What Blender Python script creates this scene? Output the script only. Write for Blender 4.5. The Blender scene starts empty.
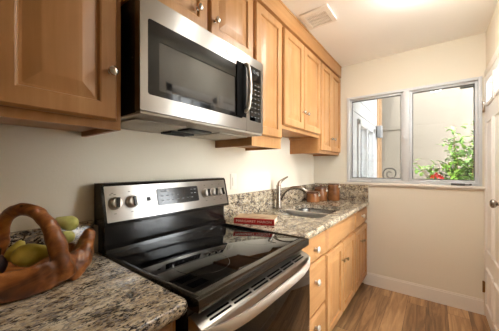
import bpy, bmesh, math, random
from mathutils import Vector, Matrix, noise
from mathutils.geometry import tessellate_polygon

# ------------------------------------------------------------------ camera, world, sun, exposure
scene = bpy.context.scene
COL = scene.collection
FPX = 244.948                      # focal length in pixels of a 499 px wide frame
cam_data = bpy.data.cameras.new('camera')
cam_data.sensor_fit = 'HORIZONTAL'
cam_data.sensor_width = 36.0
cam_data.lens = FPX / 499.0 * 36.0
cam_data.shift_y = 2.16 / 499.0
cam_data.clip_start = 0.02
camera = bpy.data.objects.new('camera', cam_data)
COL.objects.link(camera)
camera.location = (0.0, 0.0, 1.291)
camera.rotation_euler = (math.radians(90), 0, 0.644)
scene.camera = camera

world = bpy.data.worlds.new('world')
scene.world = world
world.use_nodes = True
bg = world.node_tree.nodes['Background']
bg.inputs['Color'].default_value = (0.96, 0.97, 1.0, 1)
bg.inputs['Strength'].default_value = 6.8

sun_data = bpy.data.lights.new('sun', 'SUN')
sun_data.energy = 2.2
sun_data.angle = math.radians(1.0)
sun_data.color = (1.0, 0.95, 0.87)
sun = bpy.data.objects.new('sun', sun_data)
COL.objects.link(sun)
sun.rotation_euler = Vector((-0.12, 0.62, -0.80)).to_track_quat('-Z', 'Y').to_euler()

LAMP_POWER = 31.0                  # emission of the glass globes of the ceiling lamps
LAMP_COLOR = (1.0, 0.98, 0.94)
scene.view_settings.view_transform = 'Standard'
scene.view_settings.look = 'None'
scene.view_settings.gamma = 1.0
scene.view_settings.use_curve_mapping = False
scene.view_settings.exposure = 1.58
scene.cycles.use_denoising = True
scene.cycles.max_bounces = 10
scene.cycles.diffuse_bounces = 6
scene.cycles.transparent_max_bounces = 12
scene.cycles.sample_clamp_indirect = 8.0

# ------------------------------------------------------------------ sizes
WALL = -1.21        # cabinet wall
FAR = 2.963         # window wall
RIGHT = 0.368       # wall with the door
CEIL = 2.48
NEAR = -2.4


# ------------------------------------------------------------------ materials
def lin(r, g, b):
    f = lambda c: (c / 255 / 12.92) if c / 255 <= 0.04045 else ((c / 255 + 0.055) / 1.055) ** 2.4
    return (f(r), f(g), f(b), 1.0)


def new_mat(name):
    m = bpy.data.materials.new(name)
    m.use_nodes = True
    nt = m.node_tree
    return m, nt, nt.nodes['Principled BSDF']


def plain(name, rgb, rough=0.5, metal=0.0, coat=0.0, spec=0.5, bump=0.0, bscale=60, aniso=0.0, vary=0.0):
    m, nt, p = new_mat(name)
    p.inputs['Base Color'].default_value = lin(*rgb)
    p.inputs['Roughness'].default_value = rough
    p.inputs['Metallic'].default_value = metal
    p.inputs['Coat Weight'].default_value = coat
    p.inputs['Coat Roughness'].default_value = 0.08
    p.inputs['Specular IOR Level'].default_value = spec
    tc = nt.nodes.new('ShaderNodeTexCoord')
    n = nt.nodes.new('ShaderNodeTexNoise')
    n.inputs['Scale'].default_value = bscale
    n.inputs['Detail'].default_value = 4
    nt.links.new(tc.outputs['Object'], n.inputs['Vector'])
    if bump:
        b = nt.nodes.new('ShaderNodeBump')
        b.inputs['Strength'].default_value = bump
        b.inputs['Distance'].default_value = 0.004
        nt.links.new(n.outputs['Fac'], b.inputs['Height'])
        nt.links.new(b.outputs['Normal'], p.inputs['Normal'])
    if vary:
        r = nt.nodes.new('ShaderNodeValToRGB')
        c = lin(*rgb)
        r.color_ramp.elements[0].position = 0.3
        r.color_ramp.elements[1].position = 0.7
        r.color_ramp.elements[0].color = tuple(max(0, x * (1 - vary)) for x in c[:3]) + (1,)
        r.color_ramp.elements[1].color = tuple(min(1, x * (1 + vary)) for x in c[:3]) + (1,)
        nt.links.new(n.outputs['Fac'], r.inputs['Fac'])
        nt.links.new(r.outputs['Color'], p.inputs['Base Color'])
    return m


def brushed(name, rgb, rough, axis, strength=0.35):
    """Metal brushed along one axis: the highlight spreads across the brushing."""
    m, nt, p = new_mat(name)
    p.inputs['Base Color'].default_value = lin(*rgb)
    p.inputs['Metallic'].default_value = 1.0
    p.inputs['Roughness'].default_value = rough
    p.inputs['Anisotropic'].default_value = 0.85
    tg = nt.nodes.new('ShaderNodeCombineXYZ')      # the lobe is widest across the brushing
    tg.inputs[2].default_value = 1.0
    nt.links.new(tg.outputs[0], p.inputs['Tangent'])
    return m


def wood(name, dark, mid, light, grain_axis=2, rough=0.38, scale=1.0):
    m, nt, p = new_mat(name)
    tc = nt.nodes.new('ShaderNodeTexCoord')
    mp = nt.nodes.new('ShaderNodeMapping')
    s = [26.0 * scale] * 3
    s[grain_axis] = 1.6 * scale
    mp.inputs['Scale'].default_value = s
    n1 = nt.nodes.new('ShaderNodeTexNoise')
    n1.inputs['Scale'].default_value = 1.0
    n1.inputs['Detail'].default_value = 6
    n1.inputs['Roughness'].default_value = 0.6
    n1.inputs['Distortion'].default_value = 0.4
    n2 = nt.nodes.new('ShaderNodeTexNoise')
    n2.inputs['Scale'].default_value = 3.5
    n2.inputs['Detail'].default_value = 3
    mix = nt.nodes.new('ShaderNodeMix')
    mix.data_type = 'FLOAT'
    mix.inputs[0].default_value = 0.45
    r = nt.nodes.new('ShaderNodeValToRGB')
    e = r.color_ramp.elements
    e[0].position, e[0].color = 0.30, lin(*dark)
    e[1].position, e[1].color = 0.70, lin(*light)
    k = e.new(0.5)
    k.color = lin(*mid)
    L = nt.links.new
    L(tc.outputs['Object'], mp.inputs['Vector'])
    L(mp.outputs['Vector'], n1.inputs['Vector'])
    L(tc.outputs['Object'], n2.inputs['Vector'])
    L(n1.outputs['Fac'], mix.inputs[2])
    L(n2.outputs['Fac'], mix.inputs[3])
    L(mix.outputs[0], r.inputs['Fac'])
    L(r.outputs['Color'], p.inputs['Base Color'])
    p.inputs['Roughness'].default_value = rough
    p.inputs['Coat Weight'].default_value = 0.05
    p.inputs['Specular IOR Level'].default_value = 0.35
    p.inputs['Coat Roughness'].default_value = 0.25
    b = nt.nodes.new('ShaderNodeBump')
    b.inputs['Strength'].default_value = 0.12
    b.inputs['Distance'].default_value = 0.002
    L(n1.outputs['Fac'], b.inputs['Height'])
    L(b.outputs['Normal'], p.inputs['Normal'])
    return m


def granite(name):
    m, nt, p = new_mat(name)
    L = nt.links.new
    tc = nt.nodes.new('ShaderNodeTexCoord')
    mp = nt.nodes.new('ShaderNodeMapping')
    mp.inputs['Rotation'].default_value = (0, 0, math.radians(-8))
    mp.inputs['Scale'].default_value = (2.5, 1.25, 2.3)
    L(tc.outputs['Object'], mp.inputs['Vector'])
    # cloudy beige ground
    n1 = nt.nodes.new('ShaderNodeTexNoise')
    n1.inputs['Scale'].default_value = 16
    n1.inputs['Detail'].default_value = 8
    n1.inputs['Roughness'].default_value = 0.7
    L(mp.outputs['Vector'], n1.inputs['Vector'])
    r1 = nt.nodes.new('ShaderNodeValToRGB')
    e = r1.color_ramp.elements
    e[0].position, e[0].color = 0.30, lin(50, 42, 36)
    e[1].position, e[1].color = 0.72, lin(224, 214, 194)
    for pos, c in ((0.40, (106, 90, 74)), (0.465, (172, 154, 126)), (0.56, (204, 190, 164))):
        k = e.new(pos)
        k.color = lin(*c)
    L(n1.outputs['Fac'], r1.inputs['Fac'])
    # dark mineral flecks in drifts
    n2 = nt.nodes.new('ShaderNodeTexNoise')
    n2.inputs['Scale'].default_value = 62
    n2.inputs['Detail'].default_value = 5
    n2.inputs['Roughness'].default_value = 0.65
    L(mp.outputs['Vector'], n2.inputs['Vector'])
    n3 = nt.nodes.new('ShaderNodeTexNoise')
    n3.inputs['Scale'].default_value = 9
    n3.inputs['Detail'].default_value = 3
    L(mp.outputs['Vector'], n3.inputs['Vector'])
    ma = nt.nodes.new('ShaderNodeMath')
    ma.operation = 'MULTIPLY_ADD'
    ma.inputs[1].default_value = 0.45
    L(n3.outputs['Fac'], ma.inputs[0])
    L(n2.outputs['Fac'], ma.inputs[2])
    r2 = nt.nodes.new('ShaderNodeValToRGB')
    e = r2.color_ramp.elements
    e[0].position, e[0].color = 0.75, (0, 0, 0, 1)
    e[1].position, e[1].color = 0.80, (1, 1, 1, 1)
    L(ma.outputs[0], r2.inputs['Fac'])
    mx = nt.nodes.new('ShaderNodeMix')
    mx.data_type = 'RGBA'
    mx.inputs[7].default_value = lin(44, 37, 33)
    L(r2.outputs['Color'], mx.inputs[0])
    L(r1.outputs['Color'], mx.inputs[6])
    # grey quartz grains
    v = nt.nodes.new('ShaderNodeTexVoronoi')
    v.inputs['Scale'].default_value = 95
    L(mp.outputs['Vector'], v.inputs['Vector'])
    r3 = nt.nodes.new('ShaderNodeValToRGB')
    e = r3.color_ramp.elements
    e[0].position, e[0].color = 0.70, (0, 0, 0, 1)
    e[1].position, e[1].color = 0.80, (0.8, 0.8, 0.8, 1)
    sp = nt.nodes.new('ShaderNodeSeparateColor')
    L(v.outputs['Color'], sp.inputs['Color'])
    L(sp.outputs['Red'], r3.inputs['Fac'])
    mx2 = nt.nodes.new('ShaderNodeMix')
    mx2.data_type = 'RGBA'
    mx2.inputs[7].default_value = lin(138, 132, 128)
    L(r3.outputs['Color'], mx2.inputs[0])
    L(mx.outputs[2], mx2.inputs[6])
    L(mx2.outputs[2], p.inputs['Base Color'])
    p.inputs['Roughness'].default_value = 0.16
    return m


def floor_planks(name):
    m, nt, p = new_mat(name)
    L = nt.links.new
    tc = nt.nodes.new('ShaderNodeTexCoord')
    mp = nt.nodes.new('ShaderNodeMapping')
    mp.inputs['Rotation'].default_value = (0, 0, math.radians(90))
    mp.inputs['Location'].default_value = (0.35, 0.05, 0)
    L(tc.outputs['Object'], mp.inputs['Vector'])
    br = nt.nodes.new('ShaderNodeTexBrick')
    br.offset = 0.37
    br.inputs['Scale'].default_value = 1.0
    br.inputs['Brick Width'].default_value = 1.22
    br.inputs['Row Height'].default_value = 0.15
    br.inputs['Mortar Size'].default_value = 0.0012
    br.inputs['Mortar Smooth'].default_value = 0.2
    br.inputs['Color1'].default_value = (0, 0, 0, 1)
    br.inputs['Color2'].default_value = (1, 1, 1, 1)
    br.inputs['Mortar'].default_value = (0.3, 0.3, 0.3, 1)
    L(mp.outputs['Vector'], br.inputs['Vector'])
    # grain offset per plank
    add = nt.nodes.new('ShaderNodeVectorMath')
    add.operation = 'MULTIPLY_ADD'
    add.inputs[1].default_value = (7.3, 3.1, 5.7)
    L(br.outputs['Color'], add.inputs[0])
    L(tc.outputs['Object'], add.inputs[2])
    mg = nt.nodes.new('ShaderNodeMapping')
    mg.inputs['Scale'].default_value = (18, 1.5, 1)
    L(add.outputs[0], mg.inputs['Vector'])
    n1 = nt.nodes.new('ShaderNodeTexNoise')
    n1.inputs['Scale'].default_value = 1.0
    n1.inputs['Detail'].default_value = 6
    n1.inputs['Roughness'].default_value = 0.6
    n1.inputs['Distortion'].default_value = 1.2
    L(mg.outputs['Vector'], n1.inputs['Vector'])
    sp = nt.nodes.new('ShaderNodeSeparateColor')
    L(br.outputs['Color'], sp.inputs['Color'])
    ma = nt.nodes.new('ShaderNodeMath')
    ma.operation = 'MULTIPLY_ADD'
    ma.inputs[1].default_value = 0.24
    L(sp.outputs['Red'], ma.inputs[0])
    L(n1.outputs['Fac'], ma.inputs[2])
    r = nt.nodes.new('ShaderNodeValToRGB')
    e = r.color_ramp.elements
    e[0].position, e[0].color = 0.34, lin(98, 73, 50)
    e[1].position, e[1].color = 0.86, lin(198, 160, 116)
    for pos, c in ((0.5, (132, 99, 67)), (0.64, (163, 125, 86))):
        k = e.new(pos)
        k.color = lin(*c)
    L(ma.outputs[0], r.inputs['Fac'])
    mx = nt.nodes.new('ShaderNodeMix')
    mx.data_type = 'RGBA'
    mx.inputs[7].default_value = lin(62, 40, 28)
    L(br.outputs['Fac'], mx.inputs[0])
    L(r.outputs['Color'], mx.inputs[6])
    L(mx.outputs[2], p.inputs['Base Color'])
    p.inputs['Roughness'].default_value = 0.42
    b = nt.nodes.new('ShaderNodeBump')
    b.inputs['Strength'].default_value = 0.15
    b.inputs['Distance'].default_value = 0.002
    L(n1.outputs['Fac'], b.inputs['Height'])
    L(b.outputs['Normal'], p.inputs['Normal'])
    return m


def pane_glass(name):
    m, nt, p = new_mat(name)
    nt.nodes.remove(p)
    t = nt.nodes.new('ShaderNodeBsdfTransparent')
    t.inputs['Color'].default_value = (0.97, 0.985, 0.98, 1)
    g = nt.nodes.new('ShaderNodeBsdfGlossy')
    g.inputs['Roughness'].default_value = 0.01
    f = nt.nodes.new('ShaderNodeFresnel')
    f.inputs['IOR'].default_value = 1.45
    mx = nt.nodes.new('ShaderNodeMixShader')
    nt.links.new(f.outputs[0], mx.inputs[0])
    nt.links.new(t.outputs[0], mx.inputs[1])
    nt.links.new(g.outputs[0], mx.inputs[2])
    nt.links.new(mx.outputs[0], nt.nodes['Material Output'].inputs['Surface'])
    return m


def glow(name, color, strength):
    m, nt, p = new_mat(name)
    p.inputs['Base Color'].default_value = (0.9, 0.88, 0.84, 1)
    p.inputs['Emission Color'].default_value = (*color, 1)
    p.inputs['Emission Strength'].default_value = strength
    return m


def siding(name):
    m, nt, p = new_mat(name)
    L = nt.links.new
    tc = nt.nodes.new('ShaderNodeTexCoord')
    n = nt.nodes.new('ShaderNodeTexNoise')
    n.inputs['Scale'].default_value = 2.5
    n.inputs['Detail'].default_value = 5
    L(tc.outputs['Object'], n.inputs['Vector'])
    r = nt.nodes.new('ShaderNodeValToRGB')
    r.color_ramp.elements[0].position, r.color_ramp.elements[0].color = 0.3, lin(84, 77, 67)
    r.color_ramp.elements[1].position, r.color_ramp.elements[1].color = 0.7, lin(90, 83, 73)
    L(n.outputs['Fac'], r.inputs['Fac'])
    L(r.outputs['Color'], p.inputs['Base Color'])
    p.inputs['Roughness'].default_value = 0.85
    return m


def carved(name):
    """Polished root wood: warm orange brown with dark knots and streaks."""
    m, nt, p = new_mat(name)
    L = nt.links.new
    tc = nt.nodes.new('ShaderNodeTexCoord')
    mp = nt.nodes.new('ShaderNodeMapping')
    mp.inputs['Rotation'].default_value = (0.3, 0.2, 0.5)
    mp.inputs['Scale'].default_value = (30, 9, 16)
    L(tc.outputs['Object'], mp.inputs['Vector'])
    n = nt.nodes.new('ShaderNodeTexNoise')
    n.inputs['Scale'].default_value = 1.0
    n.inputs['Detail'].default_value = 7
    n.inputs['Roughness'].default_value = 0.6
    n.inputs['Distortion'].default_value = 1.0
    L(mp.outputs['Vector'], n.inputs['Vector'])
    r = nt.nodes.new('ShaderNodeValToRGB')
    e = r.color_ramp.elements
    e[0].position, e[0].color = 0.3, lin(72, 36, 14)
    e[1].position, e[1].color = 0.72, lin(196, 130, 68)
    k = e.new(0.46)
    k.color = lin(134, 76, 32)
    k = e.new(0.58)
    k.color = lin(168, 104, 48)
    L(n.outputs['Fac'], r.inputs['Fac'])
    v = nt.nodes.new('ShaderNodeTexVoronoi')
    v.inputs['Scale'].default_value = 24
    L(tc.outputs['Object'], v.inputs['Vector'])
    r2 = nt.nodes.new('ShaderNodeValToRGB')
    r2.color_ramp.elements[0].position, r2.color_ramp.elements[0].color = 0.07, (1, 1, 1, 1)
    r2.color_ramp.elements[1].position, r2.color_ramp.elements[1].color = 0.16, (0, 0, 0, 1)
    L(v.outputs['Distance'], r2.inputs['Fac'])
    mx = nt.nodes.new('ShaderNodeMix')
    mx.data_type = 'RGBA'
    mx.inputs[7].default_value = lin(58, 26, 10)
    L(r2.outputs['Color'], mx.inputs[0])
    L(r.outputs['Color'], mx.inputs[6])
    L(mx.outputs[2], p.inputs['Base Color'])
    p.inputs['Roughness'].default_value = 0.3
    p.inputs['Coat Weight'].default_value = 0.4
    b = nt.nodes.new('ShaderNodeBump')
    b.inputs['Strength'].default_value = 0.4
    b.inputs['Distance'].default_value = 0.004
    L(n.outputs['Fac'], b.inputs['Height'])
    L(b.outputs['Normal'], p.inputs['Normal'])
    return m


def mottled(name, c1, c2, scale, rough=0.45):
    m, nt, p = new_mat(name)
    L = nt.links.new
    tc = nt.nodes.new('ShaderNodeTexCoord')
    n = nt.nodes.new('ShaderNodeTexNoise')
    n.inputs['Scale'].default_value = scale
    n.inputs['Detail'].default_value = 5
    L(tc.outputs['Object'], n.inputs['Vector'])
    r = nt.nodes.new('ShaderNodeValToRGB')
    r.color_ramp.elements[0].position, r.color_ramp.elements[0].color = 0.35, lin(*c1)
    r.color_ramp.elements[1].position, r.color_ramp.elements[1].color = 0.65, lin(*c2)
    L(n.outputs['Fac'], r.inputs['Fac'])
    L(r.outputs['Color'], p.inputs['Base Color'])
    p.inputs['Roughness'].default_value = rough
    return m


M = dict(
    wall=plain('wall_paint', (230, 223, 206), 0.85, bump=0.12, bscale=90),
    ceiling=plain('ceiling_paint', (251, 250, 246), 0.9, bump=0.1, bscale=80),
    trim=plain('trim_paint', (236, 230, 220), 0.4),
    door_paint=plain('door_paint', (240, 238, 234), 0.35),
    floor=floor_planks('plank_floor'),
    wood=wood('maple', (162, 115, 67), (178, 131, 83), (194, 150, 102), 2),
    wood_h=wood('maple_across', (162, 115, 67), (178, 131, 83), (194, 150, 102), 1),
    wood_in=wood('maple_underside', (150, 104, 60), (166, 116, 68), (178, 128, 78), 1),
    kick=plain('kick_board', (92, 64, 42), 0.6),
    granite=granite('granite'),
    steel=brushed('stainless', (153, 150, 146), 0.30, 1),
    steel_dark=brushed('stainless_dark', (190, 183, 174), 0.3, 1),
    sink=plain('sink_steel', (132, 131, 130), 0.26, 1.0),
    nickel=plain('nickel', (226, 220, 210), 0.34, 0.75),
    cup_nickel=plain('bright_nickel', (206, 200, 192), 0.18, 1.0),
    old_nickel=plain('old_nickel', (150, 132, 104), 0.3, 1.0),
    faucet=plain('faucet_nickel', (168, 158, 146), 0.25, 1.0),
    brass=plain('aged_brass', (150, 112, 66), 0.35, 1.0),
    black_glass=plain('black_glass', (7, 7, 8), 0.03, spec=0.55),
    window_glass=plain('oven_window_glass', (36, 35, 35), 0.05, spec=0.6),
    black_gloss=plain('black_enamel', (22, 20, 19), 0.16, spec=0.5),
    bar=plain('handle_steel', (232, 225, 215), 0.45, 0.6),
    ring=plain('burner_grey', (12, 12, 12), 0.035, spec=0.55),
    mw_border=plain('door_border', (10, 9, 9), 0.08, spec=0.28),
    rim=plain('cooktop_rim', (70, 64, 58), 0.22, 0.85),
    black=plain('black_paint', (15, 14, 14), 0.5),
    grey_mesh=plain('filter_mesh', (176, 168, 156), 0.45, 0.6, bump=0.6, bscale=260),
    knob_dark=plain('knob_steel', (206, 198, 186), 0.38, 0.85),
    mark=plain('printed_marks', (196, 196, 194), 0.6),
    mark_dark=plain('printed_marks_dark', (70, 66, 62), 0.6),
    display=plain('display_glass', (18, 19, 22), 0.12),
    aluminium=plain('window_aluminium', (210, 213, 215), 0.4),
    gasket=plain('window_gasket', (92, 92, 92), 0.7),
    pane=pane_glass('window_pane'),
    plastic=plain('switch_plastic', (238, 230, 216), 0.4),
    vent=plain('vent_paint', (238, 233, 225), 0.5),
    vent_dark=plain('vent_slots', (240, 236, 229), 0.6),
    red=plain('book_red', (178, 26, 26), 0.45, vary=0.12, bscale=40),
    tan=mottled('book_jacket', (150, 118, 84), (188, 160, 124), 18, 0.5),
    paper=plain('book_paper', (232, 222, 200), 0.8),
    white_ink=plain('white_lettering', (238, 214, 200), 0.6),
    basket=carved('root_wood'),
    pear=mottled('pear_skin', (182, 162, 44), (230, 214, 104), 14, 0.4),
    pear_green=mottled('pear_skin_green', (166, 166, 72), (222, 218, 140), 20, 0.5),
    fig=mottled('fig_skin', (44, 24, 30), (78, 48, 40), 18, 0.5),
    stem=plain('fruit_stem', (78, 56, 30), 0.8),
    canister=mottled('glazed_brown', (108, 66, 36), (156, 102, 60), 10, 0.25),
    canister_lid=mottled('glazed_dark_brown', (84, 52, 32), (116, 76, 48), 14, 0.3),
    ceramic=plain('white_ceramic', (238, 234, 226), 0.25),
    iron=plain('wrought_iron', (38, 35, 34), 0.6, 0.5),
    siding=siding('neighbour_siding'),
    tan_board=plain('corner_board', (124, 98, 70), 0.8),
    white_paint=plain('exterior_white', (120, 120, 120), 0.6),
    curtain=plain('curtain_cloth', (96, 102, 112), 0.9),
    ground=plain('ground_paving', (186, 178, 166), 0.95, bump=0.5, bscale=12, vary=0.2),
    leaf=mottled('leaf_green', (78, 122, 46), (150, 184, 88), 7, 0.5),
    bark=plain('bark', (112, 84, 58), 0.9, bump=0.5, bscale=80),
    petal=plain('petal_red', (196, 32, 44), 0.5),
    lamp=glow('lamp_glass', LAMP_COLOR, LAMP_POWER),
    lamp_small=glow('small_lamp_glass', LAMP_COLOR, LAMP_POWER * 0.6),
    screen_dark=plain('dark_gap', (8, 7, 7), 0.8, spec=0.1),
)


# ------------------------------------------------------------------ mesh helpers (all in world coordinates)
class B:
    def __init__(self):
        self.bm = bmesh.new()

    def box(self, lo, hi, bev=0.0, seg=2):
        lo, hi = [min(a, b) for a, b in zip(lo, hi)], [max(a, b) for a, b in zip(lo, hi)]
        c = Vector([(a + b) / 2 for a, b in zip(lo, hi)])
        s = [b - a for a, b in zip(lo, hi)]
        r = bmesh.ops.create_cube(self.bm, size=1.0, matrix=Matrix.Translation(c) @ Matrix.Diagonal((*s, 1)))
        if bev:
            ed = list({e for v in r['verts'] for e in v.link_edges})
            bmesh.ops.bevel(self.bm, geom=ed, offset=min(bev, min(s) * 0.49), segments=seg, affect='EDGES', profile=0.5)
        return self

    def face(self, pts):
        self.bm.faces.new([self.bm.verts.new(p) for p in pts])
        return self

    def loft(self, rings, cap0=True, cap1=True):
        vs = [[self.bm.verts.new(p) for p in r] for r in rings]
        n = len(vs[0])
        for a, b in zip(vs, vs[1:]):
            for i in range(n):
                self.bm.faces.new((a[i], a[(i + 1) % n], b[(i + 1) % n], b[i]))
        if cap0:
            self.bm.faces.new(list(reversed(vs[0])))
        if cap1:
            self.bm.faces.new(vs[-1])
        return self

    def tube(self, pts, radii, n=12, smooth=0):
        pts = [Vector(p) for p in pts]
        if not hasattr(radii, '__len__'):
            radii = [radii] * len(pts)
        if smooth:
            P, R = [], []
            for i in range(len(pts) - 1):
                p0, p1, p2, p3 = pts[max(i - 1, 0)], pts[i], pts[i + 1], pts[min(i + 2, len(pts) - 1)]
                for k in range(smooth):
                    t = k / smooth
                    P.append(0.5 * ((2 * p1) + (p2 - p0) * t + (2 * p0 - 5 * p1 + 4 * p2 - p3) * t * t + (3 * p1 - p0 - 3 * p2 + p3) * t ** 3))
                    R.append(radii[i] * (1 - t) + radii[i + 1] * t)
            P.append(pts[-1])
            R.append(radii[-1])
            pts, radii = P, R
        rings = []
        t = (pts[1] - pts[0]).normalized()
        u = t.orthogonal().normalized()
        for i, p in enumerate(pts):
            if i == 0:
                t2 = (pts[1] - pts[0]).normalized()
            elif i == len(pts) - 1:
                t2 = (pts[-1] - pts[-2]).normalized()
            else:
                t2 = (pts[i + 1] - pts[i - 1]).normalized()
            u = (u - t2 * u.dot(t2)).normalized()
            w = t2.cross(u)
            rings.append([p + (u * math.cos(2 * math.pi * k / n) + w * math.sin(2 * math.pi * k / n)) * radii[i] for k in range(n)])
        return self.loft(rings)

    def lathe(self, base, axis, prof, n=20):
        """prof: list of (distance along the axis, radius)."""
        base, axis = Vector(base), Vector(axis).normalized()
        u = axis.orthogonal().normalized()
        w = axis.cross(u)
        rings = [[base + axis * h + (u * math.cos(2 * math.pi * k / n) + w * math.sin(2 * math.pi * k / n)) * max(r, 1e-4) for k in range(n)] for h, r in prof]
        return self.loft(rings)

    def plate(self, outer, holes, lo, hi, axis):
        """Flat plate from a 2D outline with holes, extruded along an axis from lo to hi."""
        def to3(p, h):
            return [(h, p[0], p[1]), (p[0], h, p[1]), (p[0], p[1], h)][axis]
        loops = [outer] + holes
        flat = [p for l in loops for p in l]
        tris = tessellate_polygon([[Vector((p[0], p[1], 0)) for p in l] for l in loops])
        bot = [self.bm.verts.new(to3(p, lo)) for p in flat]
        top = [self.bm.verts.new(to3(p, hi)) for p in flat]
        for a, b, c in tris:
            for vs in (bot, top):
                try:
                    self.bm.faces.new((vs[a], vs[b], vs[c]))
                except ValueError:
                    pass
        k = 0
        for l in loops:
            n = len(l)
            for i in range(n):
                j = (i + 1) % n
                self.bm.faces.new((bot[k + i], bot[k + j], top[k + j], top[k + i]))
            k += n
        return self

    def build(self, name, mat, parent=None, origin=None, smooth=35):
        bm = self.bm
        bmesh.ops.recalc_face_normals(bm, faces=bm.faces[:])
        o = Vector((0, 0, 0))
        if parent is not None:
            q = parent
            while q is not None:
                o += q.location
                q = q.parent
        elif origin is not None:
            o = Vector(origin)
        bmesh.ops.translate(bm, verts=bm.verts[:], vec=-o)
        me = bpy.data.meshes.new(name)
        bm.to_mesh(me)
        bm.free()
        if smooth:
            me.shade_smooth()
            me.set_sharp_from_angle(angle=math.radians(smooth))
        me.materials.append(mat)
        ob = bpy.data.objects.new(name, me)
        COL.objects.link(ob)
        if parent is not None:
            ob.parent = parent
        elif origin is not None:
            ob.location = o
        return ob


def thing(name, loc, label, cat, group=None):
    o = bpy.data.objects.new(name, None)
    o.empty_display_size = 0.05
    COL.objects.link(o)
    o.location = loc
    tag(o, label, cat, group)
    return o


def tag(o, label, cat, group=None):
    o['label'] = label
    o['category'] = cat
    if group:
        o['group'] = group
    return o


def struct(o):
    o['kind'] = 'structure'
    return o


def copy_thing(src, delta, label=None):
    c = src.copy()
    COL.objects.link(c)
    c.location = src.location + Vector(delta)
    if label:
        c['label'] = label
    for ch in [x for x in bpy.data.objects if x.parent == src]:
        d = ch.copy()
        COL.objects.link(d)
        d.parent = c
        for g in [x for x in bpy.data.objects if x.parent == ch]:
            e = g.copy()
            COL.objects.link(e)
            e.parent = d
    return c


def rrect(a0, b0, a1, b1, r, seg=6):
    pts = []
    for cx, cy, s in ((a1 - r, b1 - r, 0), (a0 + r, b1 - r, 90), (a0 + r, b0 + r, 180), (a1 - r, b0 + r, 270)):
        for k in range(seg + 1):
            t = math.radians(s + 90 * k / seg)
            pts.append((cx + r * math.cos(t), cy + r * math.sin(t)))
    return pts


def lettering(name, s, size, loc, right, up, mat, parent, depth=0.0004, align='CENTER', width=1.0):
    cu = bpy.data.curves.new(name, 'FONT')
    cu.body = s
    cu.size = size
    cu.extrude = depth
    cu.align_x = align
    cu.align_y = 'CENTER'
    tmp = bpy.data.objects.new(name, cu)
    COL.objects.link(tmp)
    dg = bpy.context.evaluated_depsgraph_get()
    me = bpy.data.meshes.new_from_object(tmp.evaluated_get(dg))
    bpy.data.objects.remove(tmp)
    bpy.data.curves.remove(cu)
    R, U = Vector(right).normalized(), Vector(up).normalized()
    N = R.cross(U)
    mat4 = Matrix((R * width, U, N)).transposed().to_4x4()
    off = Vector((0, 0, 0))
    q = parent
    while q is not None:
        off += q.location
        q = q.parent
    mat4.translation = Vector(loc) - off
    me.transform(mat4)
    me.materials.clear()
    me.materials.append(mat)
    ob = bpy.data.objects.new(name, me)
    COL.objects.link(ob)
    ob.parent = parent
    return ob


# ------------------------------------------------------------------ room shell
T = 0.12
struct(B().box((WALL - T, NEAR - T, -0.1), (RIGHT + T, FAR + T, 0.0)).build('floor', M['floor'], smooth=0))
struct(B().box((WALL - T, NEAR - T, CEIL), (RIGHT + T, FAR + T, CEIL + 0.12)).build('ceiling', M['ceiling'], smooth=0))
struct(B().box((WALL - T, NEAR - T, 0), (WALL, FAR + T, CEIL)).build('wall_left', M['wall'], smooth=0))
WX0, WX1, WZ0, WZ1 = -0.805, 0.345, 1.125, 2.098
struct(B().plate([(WALL, 0), (RIGHT + T, 0), (RIGHT + T, CEIL), (WALL, CEIL)],
                 [[(WX0, WZ0), (WX1, WZ0), (WX1, WZ1), (WX0, WZ1)]], FAR, FAR + T, 1).build('wall_far', M['wall'], smooth=0))
DY0, DY1, DZ1 = 2.125, 2.935, 2.07      # door opening
V0, V1, VZ0, VZ1 = 1.36, 2.03, 0.35, 2.09   # side window opening
struct(B().plate([(NEAR, 0), (FAR, 0), (FAR, CEIL), (NEAR, CEIL)],
                 [[(DY0, 0.012), (DY1, 0.012), (DY1, DZ1), (DY0, DZ1)], [(V0, VZ0), (V1, VZ0), (V1, VZ1), (V0, VZ1)]],
                 RIGHT, RIGHT + T, 0).build('wall_right', M['wall'], smooth=0))
struct(B().box((WALL, NEAR - T, 0), (RIGHT + T, NEAR, CEIL)).build('wall_near', M['wall'], smooth=0))
struct(B().box((-0.62, FAR - 0.016, 0), (RIGHT, FAR, 0.118)).box((-0.62, FAR - 0.011, 0.118), (RIGHT, FAR, 0.132), 0.004)
       .build('baseboard_far', M['trim']))
struct(B().box((RIGHT - 0.015, NEAR, 0), (RIGHT, DY0 - 0.072, 0.12)).build('baseboard_right', M['trim']))

# window sill board, with a thin apron under it
struct(B().box((WX0 - 0.03, FAR - 0.028, 1.104), (WX1 + 0.02, FAR + 0.06, 1.126), 0.004)
       .box((WX0 - 0.02, FAR - 0.01, 1.088), (WX1 + 0.015, FAR, 1.104), 0.002).build('trim_1', M['trim']))

# ---- the casement window
win = struct(bpy.data.objects.new('window_1', None))
COL.objects.link(win)
win.location = (-0.23, FAR + 0.03, WZ0)
FY0, FY1 = FAR - 0.012, FAR + 0.075
fr = 0.026


def ring(x0, x1, z0, z1, w, y0, y1, b=0.003):
    return B().box((x0, y0, z0), (x0 + w, y1, z1), b).box((x1 - w, y0, z0), (x1, y1, z1), b) \
        .box((x0 + w, y0, z0), (x1 - w, y1, z0 + w), b).box((x0 + w, y0, z1 - w), (x1 - w, y1, z1), b)


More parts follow.
